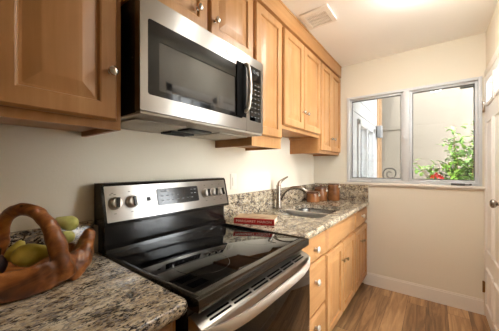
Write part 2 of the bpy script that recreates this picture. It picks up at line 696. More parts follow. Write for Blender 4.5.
wf = ring(WX0 + 0.001, WX1 - 0.001, WZ0 + 0.002, WZ1 - 0.001, fr, FY0, FY1)
wf.box((-0.247, FY0, WZ0 + fr), (-0.193, FY1, WZ1 - fr), 0.003)
wf.build('window_frame', M['aluminium'], win)
for x0, x1 in ((WX0 + fr, -0.247), (-0.193, WX1 - fr)):
    z0, z1 = WZ0 + fr + 0.002, WZ1 - fr - 0.001
    s = ring(x0 + 0.001, x1 - 0.001, z0, z1, 0.02, FAR + 0.012, FAR + 0.052).build('sash', M['aluminium'], win)
    ring(x0 + 0.0205, x1 - 0.0205, z0 + 0.0195, z1 - 0.0195, 0.007, FAR + 0.02, FAR + 0.044, 0.001).build('gasket', M['gasket'], s)
    B().box((x0 + 0.027, FAR + 0.028, z0 + 0.026), (x1 - 0.027, FAR + 0.032, z1 - 0.026)).build('pane', M['pane'], s, smooth=0)
# latch handles on the mullion and the cranks at the sill
for dx in (-0.012, 0.012):
    B().box((-0.22 + dx - 0.007, FY0 - 0.008, 1.53), (-0.22 + dx + 0.007, FY0, 1.60), 0.003) \
        .tube([(-0.22 + dx, FY0 - 0.008, 1.585), (-0.22 + dx * 1.3, FY0 - 0.024, 1.575), (-0.22 + dx * 1.8, FY0 - 0.028, 1.63)], [0.006, 0.006, 0.004], 8) \
        .build('latch', M['aluminium'], win)
for cx, sgn in ((-0.64, 1), (0.18, 1)):
    B().box((cx - 0.05, FAR - 0.024, WZ0 + 0.003), (cx + 0.05, FY0, WZ0 + 0.022), 0.004) \
        .tube([(cx, FAR - 0.022, WZ0 + 0.016), (cx, FAR - 0.034, WZ0 + 0.016), (cx + 0.05, FAR - 0.036, WZ0 + 0.012), (cx + 0.085, FAR - 0.036, WZ0 + 0.012)], 0.005, 8) \
        .lathe((cx + 0.085, FAR - 0.036, WZ0 + 0.008), (0, 0, 1), [(0, 0.004), (0.002, 0.009), (0.012, 0.009), (0.015, 0.004)], 10) \
        .build('crank', M['gasket'] if cx > 0 else M['aluminium'], win)
B().box((0.20, FAR + 0.05, WZ1 - 0.072), (0.31, FAR + 0.062, WZ1 - 0.052), 0.002).build('stay_arm', M['gasket'], win)

# ---- the glazed exterior door in the right wall
dr = struct(bpy.data.objects.new('door_1', None))
COL.objects.link(dr)
dr.location = (RIGHT, 2.53, 0.012)
dx0, dx1 = RIGHT - 0.008, RIGHT + 0.036
y0, y1 = DY0 + 0.004, DY1 - 0.004
lites = [[(2.215, 1.83), (2.455, 1.83), (2.455, 1.99), (2.215, 1.99)], [(2.555, 1.83), (2.80, 1.83), (2.80, 1.99), (2.555, 1.99)]]
B().plate([(y0, 0.016), (y1, 0.016), (y1, 2.064), (y0, 2.064)], lites, dx0, dx1, 0).build('door_leaf', M['door_paint'], dr, smooth=0)
for l in lites:
    a0, b0, a1, b1 = l[0][0], l[0][1], l[2][0], l[2][1]
    B().box((RIGHT + 0.012, a0, b0), (RIGHT + 0.016, a1, b1)).build('pane', M['pane'], dr, smooth=0)
    B().plate(rrect(a0 - 0.025, b0 - 0.025, a1 + 0.025, b1 + 0.025, 0.004, 2), [[(a0, b0), (a1, b0), (a1, b1), (a0, b1)]], dx0 - 0.009, dx0, 0) \
        .build('glazing_bead', M['door_paint'], dr)


def raised_panel_x(y0, y1, z0, z1, prof, sgn=1, back=None):
    """Panel facing along x: prof = list of (inset, x)."""
    b = B()
    rings = []
    if back is not None:
        rings.append([(back, y0, z0), (back, y1, z0), (back, y1, z1), (back, y0, z1)])
    for i, x in prof:
        rings.append([(x, y0 + i, z0 + i), (x, y1 - i, z0 + i), (x, y1 - i, z1 - i), (x, y0 + i, z1 - i)])
    return b.loft(rings)


for za, zb in ((0.14, 0.46), (0.60, 1.68)):
    for ya, yb in ((2.235, 2.49), (2.56, 2.82)):
        raised_panel_x(ya, yb, za, zb, [(0.0, dx0), (0.006, dx0 - 0.011), (0.016, dx0 - 0.011), (0.022, dx0 - 0.002), (0.05, dx0 - 0.008)], back=dx0 + 0.004) \
            .build('door_panel', M['door_paint'], dr, smooth=15)
B().lathe((dx0, 2.19, 1.06), (-1, 0, 0), [(0, 0.032), (0.006, 0.032), (0.012, 0.022), (0.016, 0.012), (0.034, 0.011), (0.042, 0.022), (0.052, 0.028), (0.062, 0.027), (0.069, 0.018), (0.071, 0.004)]) \
    .build('door_knob', M['faucet'], dr)
for hz in (0.21, 1.775):
    B().box((dx0 - 0.012, DY1 - 0.012, hz), (dx0 - 0.001, DY1 - 0.001, hz + 0.09), 0.001) \
        .tube([(dx0 - 0.011, DY1 - 0.003, hz - 0.004), (dx0 - 0.011, DY1 - 0.003, hz + 0.094)], 0.007, 10) \
        .build('hinge', M['brass'] if hz < 1 else M['faucet'], dr)
struct(B().box((RIGHT - 0.012, DY1, 0), (RIGHT, FAR - 0.002, DZ1 + 0.06), 0.002)
       .box((RIGHT - 0.012, DY0 - 0.07, 0), (RIGHT, DY0, DZ1 + 0.06), 0.002)
       .box((RIGHT - 0.012, DY0, DZ1), (RIGHT, DY1, DZ1 + 0.06), 0.002).build('trim_2', M['trim']))

# ---- paned window in the right wall (daylight)
w2 = struct(bpy.data.objects.new('window_2', None))
COL.objects.link(w2)
w2.location = (RIGHT, (V0 + V1) / 2, VZ0)
b = B()
for (ya, yb, za, zb) in ((V0, V0 + 0.07, VZ0, VZ1), (V1 - 0.07, V1, VZ0, VZ1), (V0, V1, VZ0, VZ0 + 0.07), (V0, V1, VZ1 - 0.08, VZ1)):
    b.box((RIGHT - 0.005, ya, za), (RIGHT + 0.07, yb, zb), 0.003)
for k in range(1, 3):
    yy = V0 + (V1 - V0) * k / 4
    b.box((RIGHT + 0.02, yy - 0.01, VZ0), (RIGHT + 0.05, yy + 0.01, VZ1))
for k in range(1, 5):
    zz = VZ0 + (VZ1 - VZ0) * k / 5
    b.box((RIGHT + 0.02, V0, zz - 0.01), (RIGHT + 0.05, V1, zz + 0.01))
b.build('window_frame', M['trim'], w2)
B().box((RIGHT + 0.033, V0 + 0.02, VZ0 + 0.02), (RIGHT + 0.037, V1 - 0.02, VZ1 - 0.02)).build('pane', M['pane'], w2, smooth=0)
# ------------------------------------------------------------------ outside
struct(B().box((WALL - 0.5, FAR + T, 2.50), (RIGHT + T + 0.8, FAR + T + 0.75, 2.58)).box((RIGHT + T, NEAR - T, 2.50), (RIGHT + T + 0.8, FAR + T, 2.58)).build('light_blocker_overhang', M['trim'], smooth=0))  # unseen slabs, added to cut skylight at the far window and keep sun out
struct(B().box((-6, -8, -0.25), (9, 9, -0.15)).build('ground', M['ground'], smooth=0))
nx, ny = -0.85, 5.2
nh = thing('neighbouring_house', (nx, ny, -0.15), 'sunlit beige neighbouring house with lap siding seen through the kitchen window', 'house')
b = B()
z = -0.15
while z < 3.6:                                # facing wall, lapped boards
    b.loft([[(nx, ny, z), (3.6, ny, z), (3.6, ny + 0.2, z), (nx, ny + 0.2, z)],
            [(nx, ny + 0.0015, z + 0.2), (3.6, ny + 0.0015, z + 0.2), (3.6, ny + 0.2, z + 0.2), (nx, ny + 0.2, z + 0.2)]])
    z += 0.2
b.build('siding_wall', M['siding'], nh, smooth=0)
b = B().plate([(3.35, -0.15), (ny + 0.2, -0.15), (ny + 0.2, 3.65), (3.35, 3.65)], [[(3.68, 0.95), (4.72, 0.95), (4.72, 1.92), (3.68, 1.92)]], nx - 0.15, nx, 0)
for k in range(1, 19):
    zz = -0.15 + k * 0.2
    if zz < 0.9 or zz > 2.0:
        b.box((nx, 3.35, zz - 0.006), (nx + 0.006, ny, zz + 0.006))
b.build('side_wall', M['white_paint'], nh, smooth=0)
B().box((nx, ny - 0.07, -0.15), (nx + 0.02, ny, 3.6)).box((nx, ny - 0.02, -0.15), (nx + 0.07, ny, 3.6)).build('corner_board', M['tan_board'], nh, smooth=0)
B().box((nx + 0.1, ny - 0.02, 1.985), (-0.36, ny, 2.01)).build('ledge_strip', M['siding'], nh, smooth=0)
b = B()
for (ya, yb, za, zb) in ((3.62, 3.72, 0.9, 1.97), (4.68, 4.78, 0.9, 1.97), (3.62, 4.78, 1.89, 1.97), (3.62, 4.78, 0.9, 0.98), (4.17, 4.23, 0.95, 1.92)):
    b.box((nx - 0.06, ya, za), (nx + 0.025, yb, zb), 0.004)
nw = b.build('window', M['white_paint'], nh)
B().box((nx - 0.05, 3.7, 0.97), (nx - 0.046, 4.7, 1.9)).build('pane', M['pane'], nw, smooth=0)
b = B()
for yc in (3.76, 4.27):
    pts = []
    for k in range(17):
        pts.append((nx - 0.10 + 0.014 * math.sin(k * 1.6), yc + 0.32 * k / 16))
    for (xa, ya), (xb, yb) in zip(pts, pts[1:]):
        b.box((min(xa, xb) - 0.004, ya, 0.96), (max(xa, xb), yb, 1.91))
b.build('curtain', M['curtain'], nw)
# eave over the side wall with exposed rafter ends
b = B().box((nx - 0.2, 3.2, 2.86), (nx + 0.32, ny - 0.12, 2.9))
for k in range(5):
    yy = 3.35 + 0.4 * k
    b.box((nx, yy, 2.76), (nx + 0.3, yy + 0.05, 2.86))
b.build('eave', M['white_paint'], nh, smooth=0)
B().box((nx + 0.02, 4.98, 1.84), (nx + 0.1, 5.1, 2.06), 0.01).build('meter_box', M['gasket'], nh)

# shrub outside the right sash
random.seed(11)
sh = thing('leafy_shrub', (0.28, 3.72, -0.15), 'green broad-leaved shrub with red blossom outside the right window sash', 'shrub')
b = B()
tips = []
for k in range(22):
    a = random.uniform(0, 6.28)
    top = Vector((0.30 + random.gauss(0.03, 0.17), 3.72 + random.uniform(-0.18, 0.2), 1.24 + random.uniform(0.0, 0.6)))
    if top.x < 0.0:
        top.z = 1.18 + random.uniform(0, 0.22)
    mid = Vector((0.27 + (top.x - 0.27) * 0.35, 3.72 + (top.y - 3.72) * 0.4, 0.55))
    b.tube([(0.28 + 0.03 * math.cos(a), 3.72 + 0.03 * math.sin(a), -0.15), mid, mid.lerp(top, 0.55), top], [0.012, 0.009, 0.006, 0.002], 6, 4)
    tips.append((mid, top))
# low arching twigs to the left
for k in range(5):
    top = Vector((-0.16 + 0.07 * k, 3.66 + 0.03 * k, 1.24 + random.uniform(0, 0.12)))
    mid = Vector((0.12, 3.72, 0.85))
    b.tube([(0.27, 3.72, -0.1), mid, mid.lerp(top, 0.6), top], [0.01, 0.007, 0.005, 0.002], 6, 4)
    tips.append((mid, top))
b.build('stems', M['bark'], sh)
b = B()


def leaf(b, p, d, ln, wd):
    d = d.normalized()
    s = d.cross(Vector((0, 0, 1)))
    s = s.normalized() if s.length > 1e-3 else Vector((1, 0, 0))
    u = s.cross(d)
    r = [p, p + d * ln * 0.3 + s * wd * 0.5 + u * wd * 0.15, p + d * ln * 0.65 + s * wd * 0.42 + u * wd * 0.1, p + d * ln - u * wd * 0.2,
         p + d * ln * 0.65 - s * wd * 0.42 + u * wd * 0.1, p + d * ln * 0.3 - s * wd * 0.5 + u * wd * 0.15]
    m1, m2 = p + d * ln * 0.3, p + d * ln * 0.65
    V = [b.bm.verts.new(q) for q in r + [m1, m2]]
    for f in ((0, 1, 6), (1, 2, 7, 6), (2, 3, 7), (3, 4, 7), (4, 5, 6, 7), (5, 0, 6)):
        b.bm.faces.new([V[i] for i in f])


for mid, top in tips:
    nl = 70 if top.x > 0.08 else 18
    for k in range(nl):
        t = random.uniform(0.35, 1.0)
        p = mid.lerp(top, t) + Vector((random.gauss(0, 0.035), random.gauss(0, 0.035), random.gauss(0, 0.03)))
        d = Vector((random.gauss(0, 1), random.gauss(0, 1), random.gauss(0.1, 0.5)))
        leaf(b, p, d, random.uniform(0.06, 0.105), random.uniform(0.035, 0.055))
b.build('foliage', M['leaf'], sh)
b = B()
for dx_, dz_ in ((0, 0), (0.03, -0.01), (-0.03, -0.012), (0.055, -0.02), (0.01, 0.015)):
    c = Vector((0.02 + dx_, 3.58, 1.2 + dz_))
    for k in range(6):
        a = k * 1.047
        leaf(b, c, Vector((math.cos(a), -0.5, math.sin(a) * 0.8)), 0.034, 0.026)
b.tube([(0.03, 3.58, 1.195), (0.08, 3.64, 1.0), (0.2, 3.72, 0.7)], [0.003, 0.003, 0.004], 6)
b.build('blossom', M['petal'], sh)

# iron scroll standing on the outer window ledge
pts = []
cx, cz = -0.382, 1.222
for k in range(46):
    t = k / 45
    a = math.radians(250 - 560 * t)
    r = 0.066 * (1 - t) ** 0.75 + 0.012
    pts.append((cx + r * math.cos(a), FAR + 0.14, cz + r * math.sin(a)))
b = B().tube(pts, 0.0055, 8)
b.tube([(cx - 0.01, FAR + 0.14, 1.15), (cx - 0.03, FAR + 0.14, 1.160)], 0.0055, 8)
b.box((cx - 0.05, FAR + 0.125, 1.144), (cx + 0.05, FAR + 0.155, 1.150))
tag(b.build('iron_scroll', M['iron'], origin=(cx, FAR + 0.14, 1.144)), 'small black wrought iron scroll on ledge outside left window sash', 'ornament')
struct(B().box((WX0 - 0.05, FAR + T, 1.09), (WX1 + 0.05, FAR + T + 0.10, 1.144)).build('trim_3', M['trim']))

# ------------------------------------------------------------------ cabinets
FX = -0.868      # upper door fronts
FF = -0.8945     # upper face frames
BX = -0.585      # base door fronts
BF = -0.6115
RAISED = [(0.0, 0.009), (0.007, 0.019), (0.052, 0.020), (0.057, 0.018), (0.061, 0.009), (0.068, 0.009), (0.104, 0.0175), (0.110, 0.0185)]
RAISED_S = [(0.0, 0.008), (0.006, 0.019), (0.046, 0.020), (0.050, 0.018), (0.053, 0.006), (0.059, 0.006), (0.088, 0.0175), (0.092, 0.0185)]
SLAB = [(0.0, 0.006), (0.004, 0.010), (0.016, 0.0195), (0.02, 0.020)]


def front(name, y0, y1, z0, z1, xback, parent, prof, mat):
    return raised_panel_x(y0, y1, z0, z1, [(i, xback + h + 0.006) for i, h in prof], back=xback).build(name, mat, parent, smooth=12)


def knob(x, y, z, parent, mat, k=1.0):
    B().lathe((x, y, z), (1, 0, 0), [(h_, r_ * k) for h_, r_ in [(0, 0.009), (0.002, 0.0095), (0.004, 0.006), (0.012, 0.0055), (0.016, 0.011), (0.021, 0.018), (0.027, 0.017), (0.032, 0.009), (0.033, 0.001)]], 16) \
        .build('knob', mat, parent)


def upper(label, y0, y1, z0, doors, ztop=2.345, prof=RAISED):
    """doors: (y0, y1, z0, z1, knob_y, knob_z)"""
    t = thing('upper_cabinet', (-1.05, (y0 + y1) / 2, z0), label, 'cabinet', 'wooden wall cabinets')
    b = B().box((WALL, y0, z0), (FF - 0.018, y0 + 0.016, ztop)).box((WALL, y1 - 0.016, z0), (FF - 0.018, y1, ztop))
    b.box((WALL, y0 + 0.016, z0 + 0.02), (FF - 0.018, y1 - 0.016, z0 + 0.034)).box((WALL, y0 + 0.016, ztop - 0.016), (FF - 0.018, y1 - 0.016, ztop))
    b.box((WALL, y0 + 0.016, z0 + 0.034), (WALL + 0.012, y1 - 0.016, ztop - 0.016))
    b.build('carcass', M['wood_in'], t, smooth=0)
    holes = [[(d[0] + 0.02, d[2] + 0.02), (d[1] - 0.02, d[2] + 0.02), (d[1] - 0.02, d[3] - 0.02), (d[0] + 0.02, d[3] - 0.02)] for d in doors]
    B().plate([(y0, z0), (y1, z0), (y1, ztop), (y0, ztop)], holes, FF - 0.018, FF, 0).build('face_frame', M['wood'], t, smooth=0)
    for d in doors:
        o = front('door', d[0], d[1], d[2], d[3], FF + 0.0005, t, prof, M['wood'])
        if d[4] is not None:
            knob(FX, d[4], d[5], o, M['cup_nickel'], 0.88)
    return t


ZT = 2.325
upper('large honey maple wall cabinet left of the microwave, above the fruit basket', -0.27, 0.424, 1.424,
      [(-0.25, 0.075, 1.452, ZT, None, 0), (0.09, 0.403, 1.452, ZT, 0.378, 1.612)])
upper('short two-door wall cabinet directly above the microwave', 0.447, 1.212, 1.908,
      [(0.462, 0.826, 1.934, ZT, 0.757, 2.022), (0.842, 1.200, 1.934, ZT, 0.870, 2.018)])
upper('tall narrow single-door wall cabinet just beyond the microwave', 1.215, 1.572, 1.428,
      [(1.226, 1.552, 1.50, ZT, None, 0)])
upper('raised two-door wall cabinet above the sink, bottom higher than its neighbours', 1.574, 2.316, 1.580,
      [(1.586, 1.926, 1.607, ZT, 1.892, 1.752), (1.936, 2.302, 1.607, ZT, 1.968, 1.748)])
upper('far two-door wall cabinet next to the window wall', 2.319, 2.955, 1.434,
      [(2.335, 2.622, 1.462, ZT, 2.585, 1.594), (2.632, 2.94, 1.462, ZT, 2.665, 1.596)], prof=RAISED_S)
tag(B().box((WALL, -0.27, 2.346), (FX, 2.955, 2.462), 0.002).box((WALL, -0.27, 2.462), (FX + 0.004, 2.955, CEIL - 0.001), 0.003)
    .build('fascia_board', M['wood_h'], origin=(-1.04, 1.3, 2.346)), 'long wooden fascia board closing the gap between wall cabinets and ceiling', 'fascia')


def base(label, y0, y1, fronts, z0=0.095):
    """fronts: (kind, y0, y1, z0, z1, knob_y, knob_z)"""
    t = thing('base_cabinet', (-0.9, (y0 + y1) / 2, 0), label, 'cabinet', 'wooden base cabinets under the counter')
    b = B().box((WALL, y0, z0), (BF - 0.018, y0 + 0.016, 0.872)).box((WALL, y1 - 0.016, z0), (BF - 0.018, y1, 0.872))
    b.box((WALL, y0 + 0.016, z0), (BF - 0.018, y1 - 0.016, z0 + 0.016)).box((WALL, y0 + 0.016, z0 + 0.016), (WALL + 0.012, y1 - 0.016, 0.872))
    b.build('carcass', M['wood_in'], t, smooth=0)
    holes = [[(f[1] + 0.02, f[3] + 0.02), (f[2] - 0.02, f[3] + 0.02), (f[2] - 0.02, f[4] - 0.02), (f[1] + 0.02, f[4] - 0.02)] for f in fronts]
    B().plate([(y0, z0), (y1, z0), (y1, 0.872), (y0, 0.872)], holes, BF - 0.018, BF, 0).build('face_frame', M['wood'], t, smooth=0)
    B().box((WALL + 0.02, y0 + 0.001, 0), (BF - 0.06, y1 - 0.001, z0)).build('toe_kick', M['kick'], t, smooth=0)
    for f in fronts:
        o = front(f[0], f[1], f[2], f[3], f[4], BF + 0.0005, t, RAISED_S if f[0] == 'door' else SLAB, M['wood'] if f[0] == 'door' else M['wood_h'])
        if f[5] is not None:
            knob(BX, f[5], f[6], o, M['nickel'] if f[0] == 'drawer' else M['old_nickel'], 1.2 if f[0] == 'drawer' else 0.8)
    return t


base('wooden base cabinet under the left counter beside the range', -1.2, 0.449,
     [('drawer', -1.18, -0.36, 0.71, 0.864, -0.77, 0.79), ('drawer', -0.34, 0.43, 0.71, 0.864, 0.05, 0.79),
      ('door', -1.18, -0.77, 0.10, 0.694, -0.8, 0.6), ('door', -0.76, -0.36, 0.10, 0.694, -0.72, 0.6),
      ('door', -0.34, 0.04, 0.10, 0.694, 0.0, 0.6), ('door', 0.05, 0.43, 0.10, 0.694, 0.09, 0.6)])
base('stack of three wooden drawers between range and sink cabinet', 1.236, 1.668,
     [('drawer', 1.25, 1.656, 0.708, 0.865, 1.455, 0.788), ('drawer', 1.25, 1.656, 0.383, 0.694, 1.462, 0.583), ('drawer', 1.25, 1.656, 0.107, 0.366, 1.46, 0.30)])
base('wooden sink cabinet with one wide blank panel over two doors', 1.670, 2.432,
     [('drawer_front', 1.684, 2.420, 0.708, 0.865, None, 0), ('door', 1.684, 2.041, 0.107, 0.684, 2.008, 0.552), ('door', 2.052, 2.420, 0.107, 0.684, 2.112, 0.536)])
base('far wooden base cabinet with small drawer against the window wall', 2.434, 2.957,
     [('drawer', 2.446, 2.947, 0.708, 0.865, 2.685, 0.80), ('door', 2.446, 2.655, 0.107, 0.684, 2.615, 0.56), ('door', 2.666, 2.947, 0.107, 0.684, 2.722, 0.545)])

# ------------------------------------------------------------------ counters
CX = -0.567


def nose(b, xe):
    ed = [e for e in b.bm.edges if all(abs(v.co.x - xe) < 1e-4 for v in e.verts) and abs(e.verts[0].co.z - e.verts[1].co.z) < 1e-4]
    bmesh.ops.bevel(b.bm, geom=ed, offset=0.014, segments=4, affect='EDGES', profile=0.5)


c1 = thing('granite_countertop', (-0.9, -0.35, 0.874), 'speckled beige granite counter left of the range, under the fruit basket', 'countertop')
b = B()
out = [(WALL + 0.001, -1.2), (-0.553, -1.2)]
r = 0.03
for k in range(7):
    t = math.radians(90 * k / 6)
    out.append((-0.553 - r + r * math.cos(t), 0.462 - r + r * math.sin(t)))
out.append((WALL + 0.001, 0.462))
prof = [(0.014, 0.874), (0.005, 0.878), (0.0, 0.888), (0.0, 0.900), (0.005, 0.910), (0.014, 0.914)]


def inset2(poly, d):
    """Shrink only the front and rounded corner."""
    res = []
    for x, y in poly:
        x2 = min(x, -0.553 - d) if x > -1.0 else x
        y2 = min(y, 0.462 - d) if (y > 0.3 and x > -1.0) else y
        if x > -0.553 - r - 1e-6 and y > 0.462 - r - 1e-6 and x > -1.0:
            cx, cy = -0.553 - r, 0.462 - r
            q = Vector((x - cx, y - cy))
            q = q * ((r - d) / r)
            x2, y2 = cx + q.x, cy + q.y
        res.append((x2, y2))
    return res


b.loft([[(x, y, z) for x, y in inset2(out, d)] for d, z in prof])
b.build('slab', M['granite'], c1, smooth=50)
B().box((WALL + 0.001, -1.2, 0.9145), (WALL + 0.021, 0.45, 1.06), 0.002).build('backsplash', M['granite'], c1)

c2 = thing('granite_countertop', (-0.9, 2.1, 0.874), 'granite counter around the sink, running to the window wall', 'countertop')
SK = (-1.085, 1.738, -0.672, 2.405)
hole = rrect(SK[0], SK[1], SK[2], SK[3], 0.085)
b = B().plate([(WALL + 0.001, 1.231), (CX, 1.231), (CX, FAR - 0.001), (WALL + 0.001, FAR - 0.001)], [hole], 0.874, 0.914, 2)
nose(b, CX)
b.build('slab', M['granite'], c2)
B().box((WALL + 0.001, 1.234, 0.9145), (WALL + 0.021, FAR - 0.022, 1.09), 0.002).build('backsplash', M['granite'], c2)
B().box((WALL + 0.0215, FAR - 0.021, 0.9145), (-0.575, FAR - 0.001, 1.098), 0.002).build('backsplash', M['granite'], c2)

# ------------------------------------------------------------------ sink and faucet
sk = thing('sink', (-0.88, 2.08, 0.70), 'undermount stainless double-bowl sink set in the granite counter', 'sink')


def bowl(y0, y1, depth):
    x0, x1 = SK[0] - 0.004, SK[2] + 0.004
    zt = 0.8735
    rings = []
    for ins, zz, rr in ((-0.006, zt, 0.08), (-0.006, zt - 0.0015, 0.08), (0.0, zt - 0.006, 0.076), (0.008, zt - depth * 0.6, 0.06), (0.016, zt - depth + 0.03, 0.055), (0.045, zt - depth, 0.03)):
        rings.append([(p[0], p[1], zz) for p in rrect(x0 + ins, y0 + ins, x1 - ins, y1 - ins, rr)])
    b = B().loft(rings, cap0=False, cap1=True)
    return b


for y0, y1, dp in ((SK[1] - 0.002, 2.008, 0.15), (2.024, SK[3] + 0.002, 0.19)):
    bo = bowl(y0, y1, dp).build('bowl', M['sink'], sk, smooth=60)
    B().lathe((-0.88, (y0 + y1) / 2, 0.8735 - dp + 0.001), (0, 0, 1), [(0, 0.045), (0.003, 0.043), (0.004, 0.03), (0.002, 0.028), (0.001, 0.001)]).build('drain', M['faucet'], bo)
B().loft([[(x, 2.016 + dy, z) for dy, z in ((-0.0075, 0.868), (-0.012, 0.899), (-0.008, 0.906), (0.008, 0.906), (0.012, 0.899), (0.0075, 0.868))] for x in (SK[0] + 0.004, SK[2] - 0.004)]).build('divider', M['nickel'], sk)

fa = thing('kitchen_faucet', (-1.115, 1.905, 0.914), 'brushed nickel single-lever pull-out faucet behind the sink', 'faucet')
fx, fy = -1.128, 1.945
B().lathe((fx, fy, 0.914), (0, 0, 1), [(0.0005, 0.030), (0.006, 0.030), (0.010, 0.025), (0.05, 0.0225), (0.14, 0.021), (0.20, 0.023), (0.215, 0.0225), (0.222, 0.016)], 20).build('body', M['faucet'], fa)
B().tube([(fx, fy, 1.128), (fx + 0.004, fy + 0.012, 1.155), (fx + 0.012, fy + 0.05, 1.178), (fx + 0.022, fy + 0.13, 1.205)], [0.019, 0.0165, 0.011, 0.007], 12, 6).build('lever', M['faucet'], fa)
B().tube([(fx + 0.012, fy + 0.004, 1.0), (fx + 0.055, fy + 0.018, 1.075), (fx + 0.11, fy + 0.035, 1.108), (fx + 0.165, fy + 0.055, 1.112)], [0.0165, 0.0155, 0.0145, 0.015], 12, 6).build('spout', M['faucet'], fa)
B().tube([(fx + 0.163, fy + 0.054, 1.113), (fx + 0.20, fy + 0.068, 1.103), (fx + 0.235, fy + 0.08, 1.078)], [0.016, 0.0185, 0.017], 12, 5).build('spray_head', M['faucet'], fa)

# ------------------------------------------------------------------ microwave
mw = thing('microwave', (-1.0, 0.83, 1.475), 'stainless over-the-range microwave with dark glass door under the short cabinet', 'microwave')
MX = -0.809
MY0, MY1, MZ0, MZ1 = 0.449, 1.2095, 1.492, 1.905
B().box((WALL + 0.001, MY0 + 0.002, MZ0 - 0.006), (MX - 0.036, MY1 - 0.002, MZ1), 0.003).build('housing', M['black'], mw)
B().box((WALL + 0.002, MY0 + 0.003, MZ0 - 0.012), (MX - 0.004, MY1 - 0.003, MZ0 - 0.0005), 0.003).build('underside_panel', M['grey_mesh'], mw)
for ya in (MY0 + 0.03, MY1 - 0.27):
    B().box((-1.17, ya, MZ0 - 0.02), (-0.90, ya + 0.24, MZ0 - 0.012), 0.003).build('grease_filter', M['grey_mesh'], mw)
b = B()
for k in range(5):
    b.box((-1.16 + 0.02 * k, 0.76, MZ0 - 0.022), (-1.152 + 0.02 * k, 0.91, MZ0 - 0.012))
b.box((-1.02, 0.76, MZ0 - 0.020), (-0.93, 0.91, MZ0 - 0.012), 0.002)
b.build('underside_vent', M['black'], mw)
# door: stainless frame with a rounded opening, split from the control side
split = 1.052
GL = (0.478, 1.552, 1.018, 1.824)
db = B().plate(rrect(MY0, MZ0, split - 0.001, MZ1, 0.004, 2), [rrect(GL[0], GL[1], GL[2], GL[3], 0.010, 4)], MX - 0.035, MX, 0)
door = db.build('door', M['steel'], mw, smooth=30)
B().plate(rrect(GL[0] + 0.0005, GL[1] + 0.0005, GL[2] - 0.0005, GL[3] - 0.0005, 0.010, 4), [rrect(0.524, 1.575, 0.985, 1.757, 0.004, 2)], MX - 0.03, MX - 0.001, 0).build('door_glass', M['mw_border'], door)
B().box((MX - 0.03, 0.524, 1.575), (MX - 0.004, 0.985, 1.757)).build('viewing_window', M['window_glass'], door, smooth=0)
b = B().tube([(MX - 0.004, 1.034, 1.590), (MX + 0.024, 1.034, 1.605), (MX + 0.034, 1.034, 1.66), (MX + 0.037, 1.034, 1.715), (MX + 0.034, 1.034, 1.775), (MX + 0.024, 1.034, 1.83), (MX - 0.004, 1.034, 1.845)],
             [0.009, 0.0095, 0.0105, 0.011, 0.0105, 0.0095, 0.009], 12, 4)
b.build('handle', M['bar'], door)
B().box((MX - 0.001, 0.966, 1.56), (MX + 0.004, 1.046, 1.845), 0.003).build('handle_recess', M['screen_dark'], door)
pn = B().plate(rrect(split + 0.001, MZ0, MY1, MZ1, 0.004, 2), [], MX - 0.035, MX, 0).build('control_panel', M['steel'], mw)
B().plate(rrect(1.080, 1.552, 1.185, 1.856, 0.005, 3), [], MX - 0.002, MX + 0.002, 0).build('keypad', M['black_glass'], pn)
b = B()
for i in range(8):
    for j in range(3):
        yy, zz = 1.098 + 0.033 * j, 1.575 + 0.026 * i
        b.box((MX + 0.002, yy - 0.009, zz - 0.003), (MX + 0.0024, yy + 0.007, zz + 0.003))
b.build('key_marks', plain('key_grey', (92, 92, 92), 0.6), pn, smooth=0)
lettering('clock', '10:48', 0.03, (MX + 0.0024, 1.132, 1.828), (0, 1, 0), (0, 0, 1), plain('clock_digits', (132, 140, 142), 0.5), pn)
# round maker's badge on the top band
bd = B().lathe((MX, 0.905, 1.866), (1, 0, 0), [(0, 0.021), (0.0015, 0.021), (0.0022, 0.019)], 24).build('badge', M['nickel'], door)
b = B()
ringp = [(MX + 0.0024, 0.905 + 0.0175 * math.cos(k * 0.2618), 1.866 + 0.0175 * math.sin(k * 0.2618)) for k in range(25)]
b.tube(ringp, 0.001, 6)
b.build('badge_ring', M['mark_dark'], door)
lettering('badge_letters', 'GE', 0.02, (MX + 0.0026, 0.905, 1.866), (0, 1, 0), (0, 0, 1), M['mark_dark'], door)

# ------------------------------------------------------------------ range
rg = thing('range', (-0.85, 0.847, 0), 'freestanding electric range with black glass cooktop and stainless backguard', 'stove')
RY0, RY1 = 0.466, 1.226
B().box((WALL + 0.02, RY0 + 0.004, 0.02), (-0.585, RY1 - 0.004, 0.876), 0.003).build('body', M['black_gloss'], rg)
# cooktop rim with rounded front lip
prof = [(-1.15, 0.878), (-0.532, 0.878), (-0.529, 0.880), (-0.527, 0.884), (-0.5275, 0.909), (-0.5295, 0.914), (-0.534, 0.9165), (-0.545, 0.917), (-0.560, 0.9155), (-1.15, 0.9155)]
b = B().loft([[(x, y, z) for x, z in prof] for y in (RY0, RY0 + 0.001, RY1 - 0.001, RY1)])
b.box((-1.15, RY0, 0.912), (-0.545, RY0 + 0.016, 0.919), 0.003).box((-1.15, RY1 - 0.016, 0.912), (-0.545, RY1, 0.919), 0.003)
ct = b.build('cooktop', M['rim'], rg, smooth=30)
B().box((-1.12, RY0 + 0.017, 0.913), (-0.572, RY1 - 0.017, 0.9172), 0.0008).build('glass', M['black_glass'], ct)
for bx, by, rr in ((-0.73, 0.66, 0.11), (-0.73, 1.04, 0.085), (-0.98, 0.66, 0.08), (-0.98, 1.04, 0.11)):
    o_ = [(bx + rr * math.cos(k * math.pi / 24), by + rr * math.sin(k * math.pi / 24)) for k in range(48)]
    i_ = [(bx + (rr - 0.002) * math.cos(k * math.pi / 24), by + (rr - 0.002) * math.sin(k * math.pi / 24)) for k in range(48)]
    B().plate(o_, [i_], 0.9172, 0.9174, 2).build('burner_ring', M['ring'], ct, smooth=0)
